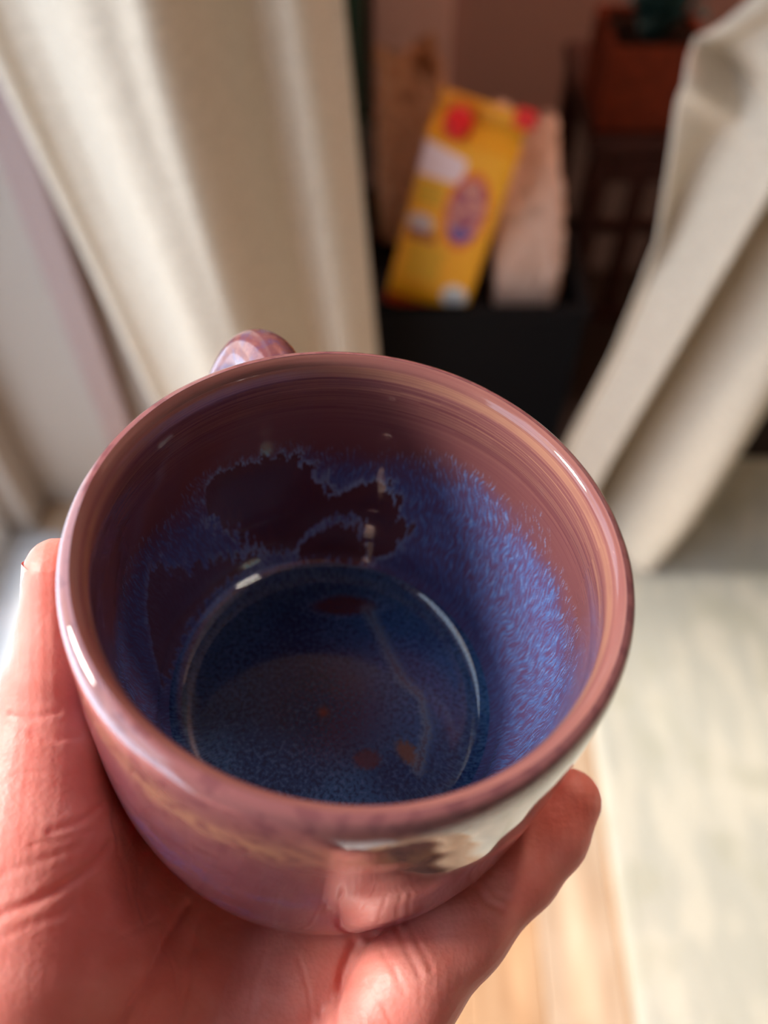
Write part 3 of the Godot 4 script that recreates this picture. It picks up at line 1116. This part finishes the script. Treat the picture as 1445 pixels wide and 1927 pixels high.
# ---------------------------------------------------------------- the hand, in the mug's axes and centimetres
# each chain: blend with the palm, then joints [x, y, z, radius]
var PALM := [
	[[-5.56, -5.9, 4.8, 1.7], [-5.36, -5.4, 2.75, 1.3]],
	[[-5.6, -8.6, 9.5, 2.2], [-4.9, -6.6, 4.6, 1.55]],
	[[-5.6, -8.8, 9.5, 2.0], [-3.3, -8.4, 1.4, 1.0]],
	[[-5.2, -9.0, 9.8, 2.1], [-2.35, -8.6, 2.9, 1.1]],
	[[-4.6, -9.2, 10.0, 2.1], [-1.05, -8.55, 4.7, 1.15]],
	[[-3.9, -9.5, 10.6, 2.0], [-0.5, -8.6, 6.6, 1.1]],
	[[-5.36, -5.5, 2.75, 1.1], [-3.6, -8.1, 2.0, 0.9]],
	[[-5.1, -6.6, 5.0, 1.4], [-2.7, -8.5, 4.6, 1.2]],
	[[-4.9, -6.8, 3.5, 1.2], [-3.0, -8.4, 2.9, 1.05]],
	[[-1.4, -8.35, 5.6, 1.1], [0.2, -8.25, 4.6, 0.95]],
	[[-5.2, -9.4, 10.4, 2.2], [-6.0, -11.2, 14.0, 2.1]],
	[[-4.2, -9.6, 10.4, 2.0], [-4.8, -11.4, 14.0, 1.9]],
	[[-5.6, -11.3, 14.0, 2.3], [-8.4, -16.0, 24.0, 3.4]],
]
var FINGERS := [
	[0.55, [[-5.36, -5.3, 2.6, 1.28], [-5.31, -4.82, 1.48, 1.06], [-5.26, -4.2, 0.42, 0.86], [-5.12, -3.40, -0.34, 0.62], [-5.08, -2.52, -1.24, 0.53]]],
	[0.35, [[-3.3, -8.4, 1.3, 0.95], [0.2, -7.98, -2.2, 0.86], [1.7, -7.9, -3.3, 0.78], [2.7, -7.82, -3.95, 0.66]]],
	[0.35, [[-2.35, -8.5, 2.9, 0.98], [1.5, -8.0, -0.6, 0.88], [3.0, -7.9, -1.95, 0.8], [3.9, -7.8, -2.7, 0.68]]],
	[0.35, [[-1.05, -8.4, 4.6, 1.05], [0.6, -8.15, 3.4, 1.0], [2.2, -8.0, 1.6, 0.9], [3.5, -7.85, 0.3, 0.8], [4.2, -7.75, -0.4, 0.68]]],
	[0.16, [[0.0, -8.0, 6.9, 0.8], [0.45, -7.5, 6.05, 0.93], [1.22, -7.15, 5.15, 0.96], [2.38, -7.0, 4.22, 0.87], [3.68, -6.88, 3.25, 0.79], [4.38, -6.6, 2.7, 0.73], [4.86, -6.32, 2.12, 0.66]]],
]
# creases pressed into the skin: depth, width, then points
var CREASES := [
	[0.16, 0.1, Vector3(0.32, -7.27, 4.31), Vector3(0.11, -7.28, 4.65), Vector3(-0.01, -7.27, 5.04), Vector3(-0.14, -6.70, 5.87)],
	[0.05, 0.07, Vector3(-4.05, -4.88, 2.15), Vector3(-4.03, -4.78, 2.56), Vector3(-3.94, -5.03, 2.90)],
	[0.03, 0.05, Vector3(-3.26, -6.33, 4.11), Vector3(-2.97, -6.56, 4.68), Vector3(-2.91, -6.73, 5.24)],
	[0.03, 0.05, Vector3(-4.32, -4.71, 4.61), Vector3(-3.78, -5.35, 4.28), Vector3(-3.29, -6.42, 3.82)],
	[0.03, 0.05, Vector3(-0.78, -7.21, 4.46), Vector3(-0.61, -7.20, 5.01), Vector3(-0.53, -7.28, 5.60)],
	[0.025, 0.05, Vector3(0.40, -6.49, 5.11), Vector3(0.63, -6.32, 5.49), Vector3(0.80, -6.37, 5.82)],
	[0.02, 0.05, Vector3(-5.60, -3.84, 2.05), Vector3(-5.18, -3.81, 2.00), Vector3(-4.62, -4.04, 2.03)],
	[0.1, 0.09, Vector3(-5.49, -4.19, 4.12), Vector3(-5.05, -4.24, 3.97), Vector3(-4.63, -4.38, 3.71), Vector3(-4.21, -4.63, 3.31), Vector3(-4.03, -4.80, 2.94)],
	[0.035, 0.07, Vector3(-5.43, -4.21, 4.45), Vector3(-4.94, -4.30, 4.24), Vector3(-4.59, -4.48, 4.09)],
	[0.1, 0.1, Vector3(-2.85, -6.96, 3.50), Vector3(-3.12, -6.58, 4.07), Vector3(-3.33, -6.00, 4.76), Vector3(-3.63, -5.65, 5.34), Vector3(-3.80, -5.66, 5.77)],
	[0.05, 0.08, Vector3(-2.65, -7.09, 3.76), Vector3(-2.71, -6.88, 4.39), Vector3(-2.79, -6.78, 5.00), Vector3(-2.94, -6.84, 5.54)],
	[0.04, 0.07, Vector3(-3.66, -6.01, 3.08), Vector3(-3.65, -5.91, 3.56), Vector3(-3.52, -5.97, 3.91)],
	[0.035, 0.07, Vector3(-3.95, -5.05, 2.98), Vector3(-3.82, -5.63, 3.18), Vector3(-3.75, -5.71, 3.61)],
	[0.04, 0.07, Vector3(-5.32, -3.63, 1.40), Vector3(-4.98, -3.70, 1.50), Vector3(-4.59, -3.90, 1.36)],
	[0.035, 0.07, Vector3(-5.72, -3.61, 1.06), Vector3(-5.34, -3.54, 1.17), Vector3(-4.93, -3.56, 1.06)],
	[0.05, 0.07, Vector3(-4.87, -4.02, 2.94), Vector3(-4.47, -4.21, 2.75), Vector3(-4.18, -4.55, 2.31)],
	[0.03, 0.06, Vector3(-5.13, -3.99, 3.15), Vector3(-4.67, -4.13, 3.05), Vector3(-4.20, -4.48, 2.79)],
	[0.035, 0.07, Vector3(-5.49, -4.08, 3.51), Vector3(-4.95, -4.10, 3.37), Vector3(-4.44, -4.30, 3.09)],
	[0.05, 0.07, Vector3(1.05, -6.64, 4.20), Vector3(1.14, -6.22, 4.66), Vector3(1.31, -6.12, 5.12)],
	[0.04, 0.06, Vector3(1.25, -6.57, 4.14), Vector3(1.38, -6.19, 4.64), Vector3(1.54, -6.14, 5.05)],
	[0.03, 0.06, Vector3(0.72, -6.40, 4.64), Vector3(0.90, -6.17, 5.04), Vector3(1.00, -6.16, 5.38)],
	[0.07, 0.08, Vector3(2.57, -6.15, 3.70), Vector3(2.72, -6.09, 3.98), Vector3(3.01, -6.16, 4.14)],
	[0.04, 0.06, Vector3(2.76, -6.18, 3.53), Vector3(2.94, -6.11, 3.89), Vector3(3.25, -6.18, 3.99)],
	[0.03, 0.06, Vector3(-1.38, -7.34, 4.30), Vector3(-1.58, -7.24, 4.84), Vector3(-1.67, -7.14, 5.44)],
	[0.03, 0.06, Vector3(-1.87, -7.38, 4.35), Vector3(-2.15, -7.19, 4.89), Vector3(-2.28, -7.17, 5.39)],
]


func smin(a: float, b: float, k: float) -> float:
	var h := maxf(k - absf(a - b), 0.0) / k
	return minf(a, b) - h * h * k * 0.25


var G := PackedFloat32Array()
var g0 := Vector3(-14, -21, -6)
var gh := 0.2
var gn := Vector3i(110, 108, 172)


func cap_dist(p: Vector3, a: Vector3, b: Vector3, ra: float, rb: float) -> float:
	var d := b - a
	var t := clampf((p - a).dot(d) / d.length_squared(), 0.0, 1.0)
	return (p - a - d * t).length() - lerpf(ra, rb, t)


func stamp(bones: Array, k: float, margin: float, into: PackedFloat32Array, palm: PackedFloat32Array, blend: float) -> void:
	var lo := Vector3.ONE * 1e9
	var hi := -lo
	for b in bones:
		for j in 2:
			var r: float = b[2 + j] + margin
			lo = lo.min(b[j] - Vector3.ONE * r)
			hi = hi.max(b[j] + Vector3.ONE * r)
	var i0 := Vector3i(((lo - g0) / gh).floor()).clamp(Vector3i.ZERO, gn - Vector3i.ONE)
	var i1 := Vector3i(((hi - g0) / gh).ceil()).clamp(Vector3i.ZERO, gn - Vector3i.ONE)
	for z in range(i0.z, i1.z + 1):
		for y in range(i0.y, i1.y + 1):
			var row := (z * gn.y + y) * gn.x
			for x in range(i0.x, i1.x + 1):
				var p := g0 + Vector3(x, y, z) * gh
				var f := 9.0
				for b in bones:
					var dd := cap_dist(p, b[0], b[1], b[2], b[3])
					if dd < margin:
						f = smin(f, dd, k) if f < 8.0 else dd
				if f > 8.0:
					continue
				if palm.size():
					into[row + x] = minf(into[row + x], smin(palm[row + x], f, blend))
				else:
					into[row + x] = smin(into[row + x], f, k)


func field(p: Vector3) -> float:
	var q := ((p - g0) / gh).clamp(Vector3.ZERO, Vector3(gn) - Vector3.ONE * 1.001)
	var i := Vector3i(q.floor())
	var f := q - Vector3(i)
	var o := (i.z * gn.y + i.y) * gn.x + i.x
	var w := gn.x
	var s := gn.x * gn.y
	var a := lerpf(lerpf(G[o], G[o + 1], f.x), lerpf(G[o + w], G[o + w + 1], f.x), f.y)
	var b := lerpf(lerpf(G[o + s], G[o + s + 1], f.x), lerpf(G[o + s + w], G[o + s + w + 1], f.x), f.y)
	return lerpf(a, b, f.z)


func grad(p: Vector3) -> Vector3:
	var e := 0.12
	return Vector3(field(p + Vector3(e, 0, 0)) - field(p - Vector3(e, 0, 0)), field(p + Vector3(0, e, 0)) - field(p - Vector3(0, e, 0)), field(p + Vector3(0, 0, e)) - field(p - Vector3(0, 0, e))) / (2 * e)


func hand_mesh() -> ArrayMesh:
	G.resize(gn.x * gn.y * gn.z)
	G.fill(5.0)
	for b in PALM: # one by one: long bones, each in its own box
		var a: Array = b[0]
		var c: Array = b[1]
		stamp([[Vector3(a[0], a[1], a[2]), Vector3(c[0], c[1], c[2]), a[3], c[3]]], 0.7, 1.0, G, PackedFloat32Array(), 0.0)
	var palm := G.duplicate()
	for fi in FINGERS:
		var bones := []
		var ch: Array = fi[1]
		for i in ch.size() - 1:
			bones.append([Vector3(ch[i][0], ch[i][1], ch[i][2]), Vector3(ch[i + 1][0], ch[i + 1][1], ch[i + 1][2]), ch[i][3], ch[i + 1][3]])
		if fi == FINGERS[0]: # the thumb tip is broad across the nail
			var t := Vector3(0.0, 0.70, 0.71)
			for s in [-0.26, 0.26]:
				bones.append([Vector3(-5.12, -3.7, 0.0) + t * s, Vector3(-5.08, -2.6, -1.16) + t * s, 0.58, 0.45])
		stamp(bones, 0.3, 0.9, G, palm, fi[0])
	# surface nets
	var id := PackedInt32Array()
	id.resize(G.size())
	id.fill(-1)
	var V := PackedVector3Array()
	var w := gn.x
	var s := gn.x * gn.y
	var off := [0, 1, w, w + 1, s, s + 1, s + w, s + w + 1]
	var ed := [[0, 1], [2, 3], [4, 5], [6, 7], [0, 2], [1, 3], [4, 6], [5, 7], [0, 4], [1, 5], [2, 6], [3, 7]]
	for z in gn.z - 1:
		for y in gn.y - 1:
			var row := (z * gn.y + y) * w
			for x in gn.x - 1:
				var o := row + x
				if absf(G[o]) > 0.5:
					continue
				var m := 0
				for k in 8:
					if G[o + off[k]] < 0.0:
						m |= 1 << k
				if m == 0 or m == 255:
					continue
				var sum := Vector3.ZERO
				var c := 0
				for e in ed:
					var f0 := G[o + off[e[0]]]
					var f1 := G[o + off[e[1]]]
					if (f0 < 0.0) != (f1 < 0.0):
						var t := f0 / (f0 - f1)
						var p0 := Vector3(e[0] & 1, (e[0] >> 1) & 1, e[0] >> 2)
						var p1 := Vector3(e[1] & 1, (e[1] >> 1) & 1, e[1] >> 2)
						sum += p0.lerp(p1, t)
						c += 1
				id[o] = V.size()
				V.append(g0 + (Vector3(x, y, z) + sum / c) * gh)
	var quads := []
	for z in range(1, gn.z - 1):
		for y in range(1, gn.y - 1):
			var row := (z * gn.y + y) * w
			for x in range(1, gn.x - 1):
				var o := row + x
				if id[o] < 0:
					continue
				var in0 := G[o] < 0.0
				if in0 != (G[o + 1] < 0.0):
					var q := [id[o], id[o - w], id[o - w - s], id[o - s]]
					quads.append(q if in0 else [q[3], q[2], q[1], q[0]])
				if in0 != (G[o + w] < 0.0):
					var q := [id[o], id[o - s], id[o - s - 1], id[o - 1]]
					quads.append(q if in0 else [q[3], q[2], q[1], q[0]])
				if in0 != (G[o + s] < 0.0):
					var q := [id[o], id[o - 1], id[o - 1 - w], id[o - w]]
					quads.append(q if in0 else [q[3], q[2], q[1], q[0]])
	# two rounds of splitting near the cup, none on the forearm
	var Q := quads
	for round in 2:
		var mids := {}
		var R := []
		for q in Q:
			if q.min() < 0:
				continue
			var e := []
			for k in 4:
				var a: int = q[k]
				var b: int = q[(k + 1) % 4]
				var key := (mini(a, b) << 24) | maxi(a, b)
				if not mids.has(key):
					mids[key] = V.size()
					V.append((V[a] + V[b]) / 2)
				e.append(mids[key])
			var c := V.size()
			V.append((V[q[0]] + V[q[1]] + V[q[2]] + V[q[3]]) / 4)
			for k in 4:
				R.append([q[k], e[k], c, e[(k + 3) % 4]])
		Q = R
		if round == 0:
			for i in V.size():
				var g := grad(V[i])
				V[i] -= g * (field(V[i]) / maxf(g.length_squared(), 0.2))
			# keep only the near hand for the second round by leaving far quads alone
			var keep := []
			for q in Q:
				if coarse(V[q[0]]):
					keep.append(q)
			if keep.size():
				Q = Q.filter(func(q): return not coarse(V[q[0]]))
				rest = keep
	Q.append_array(rest)
	# smooth once, then press the creases in
	var N := PackedVector3Array()
	N.resize(V.size())
	for i in V.size():
		var g := grad(V[i])
		V[i] -= g * (field(V[i]) / maxf(g.length_squared(), 0.2))
		N[i] = grad(V[i]).normalized()
	var lines := []
	for c in CREASES:
		var box := AABB(c[2], Vector3.ZERO)
		for i in range(2, c.size()):
			box = box.expand(c[i])
		lines.append([c[0], c[1], box.grow(c[1] * 2.5), c.slice(2)])
	for i in V.size():
		var p := V[i]
		var push := 0.0
		for l in lines:
			if not l[2].has_point(p):
				continue
			var best := 1e9
			var pl: Array = l[3]
			for k in pl.size() - 1:
				var d: Vector3 = pl[k + 1] - pl[k]
				var t := clampf((p - pl[k]).dot(d) / d.length_squared(), 0.0, 1.0)
				best = minf(best, (p - pl[k] - d * t).length())
			push += 0.7 * l[0] * exp(-pow(best / l[1], 2.0)) - 0.2 * l[0] * exp(-pow(best / l[1] / 2.2, 2.0))
		V[i] = p - N[i] * push
	var I := PackedInt32Array()
	for q in Q:
		I.append_array([q[0], q[2], q[1], q[0], q[3], q[2]])
	N.fill(Vector3.ZERO)
	for k in range(0, I.size(), 3):
		var n := (V[I[k + 2]] - V[I[k]]).cross(V[I[k + 1]] - V[I[k]])
		for j in 3:
			N[I[k + j]] += n
	for i in V.size():
		N[i] = N[i].normalized() if N[i].length() > 0 else Vector3.UP
		V[i] *= 0.01
	var A := []
	A.resize(Mesh.ARRAY_MAX)
	A[Mesh.ARRAY_VERTEX] = V
	A[Mesh.ARRAY_NORMAL] = N
	A[Mesh.ARRAY_INDEX] = I
	var mesh := ArrayMesh.new()
	mesh.add_surface_from_arrays(Mesh.PRIMITIVE_TRIANGLES, A)
	return mesh


var rest := []


func coarse(p: Vector3) -> bool:
	return p.z > 8.6 or p.y < -10.2 or (p.x > -2.6 and p.z < 2.6 and p.y < -7.2 and p.x < 4.6)


func build_hand() -> void:
	var hand := thing("hand", "person's bare left hand cradling the mug, thumb up at the left", "hand")
	hand.transform = mug_frame()
	var skin := mat(Color8(233, 152, 141), 0.48, 0.45)
	skin.albedo_texture = noise_tex(512, 0.012, 401, 4, ramp2(Color(0.95, 0.84, 0.82), Color(1, 1, 1)))
	skin.uv1_triplanar = true
	skin.uv1_scale = Vector3.ONE * 12.0
	skin.heightmap_enabled = true
	skin.heightmap_texture = noise_tex(512, 0.16, 402, 2, null, FastNoiseLite.TYPE_CELLULAR)
	skin.heightmap_scale = 0.009
	skin.subsurf_scatter_enabled = true
	skin.subsurf_scatter_strength = 0.3
	put("body", hand_mesh(), skin, hand)
	# thumbnail: a curved plate on the side away from the cup
	var nail := mat(Color8(236, 156, 144), 0.3, 0.4)
	nail.subsurf_scatter_enabled = true
	nail.subsurf_scatter_strength = 0.2
	var ax := (Vector3(-5.23, -2.42, -1.34) - Vector3(-5.30, -3.6, -0.1)).normalized()
	var outw := Vector3(-1, 0, 0)
	outw = (outw - ax * ax.dot(outw)).normalized()
	var side := ax.cross(outw)
	var f := func(u: float, v: float) -> Vector3:
		var base := Vector3(-5.10, -3.45, -0.28).lerp(Vector3(-5.08, -2.46, -1.3), v)
		var an := (u * 2 - 1) * 1.0
		var r := lerpf(0.60, 0.56, v)
		var corner := 0.10 * pow(absf(u * 2 - 1), 4.0) * (v - 0.5) * 2.0
		return (base - ax * corner + outw * (r * cos(an) + 0.02 * sin(PI * v) - 0.01) + side * (sin(an) * (r + 0.08))) * 0.01
	put("thumbnail", cloth(f, 20, 20, 0.0006), nail, hand)
	var pts := [Vector3(-5.5, -11.2, 13.6), Vector3(-5.6, -11.35, 14.1), Vector3(-7.0, -13.7, 19.0), Vector3(-8.7, -16.5, 25.0), Vector3(-9.0, -17.0, 26.0)]
	var sp := []
	for p in pts:
		sp.append(p * 0.01)
	put("sleeve", tube(sp, [0.028, 0.031, 0.038, 0.046, 0.044], 24), M.sleeve, hand)
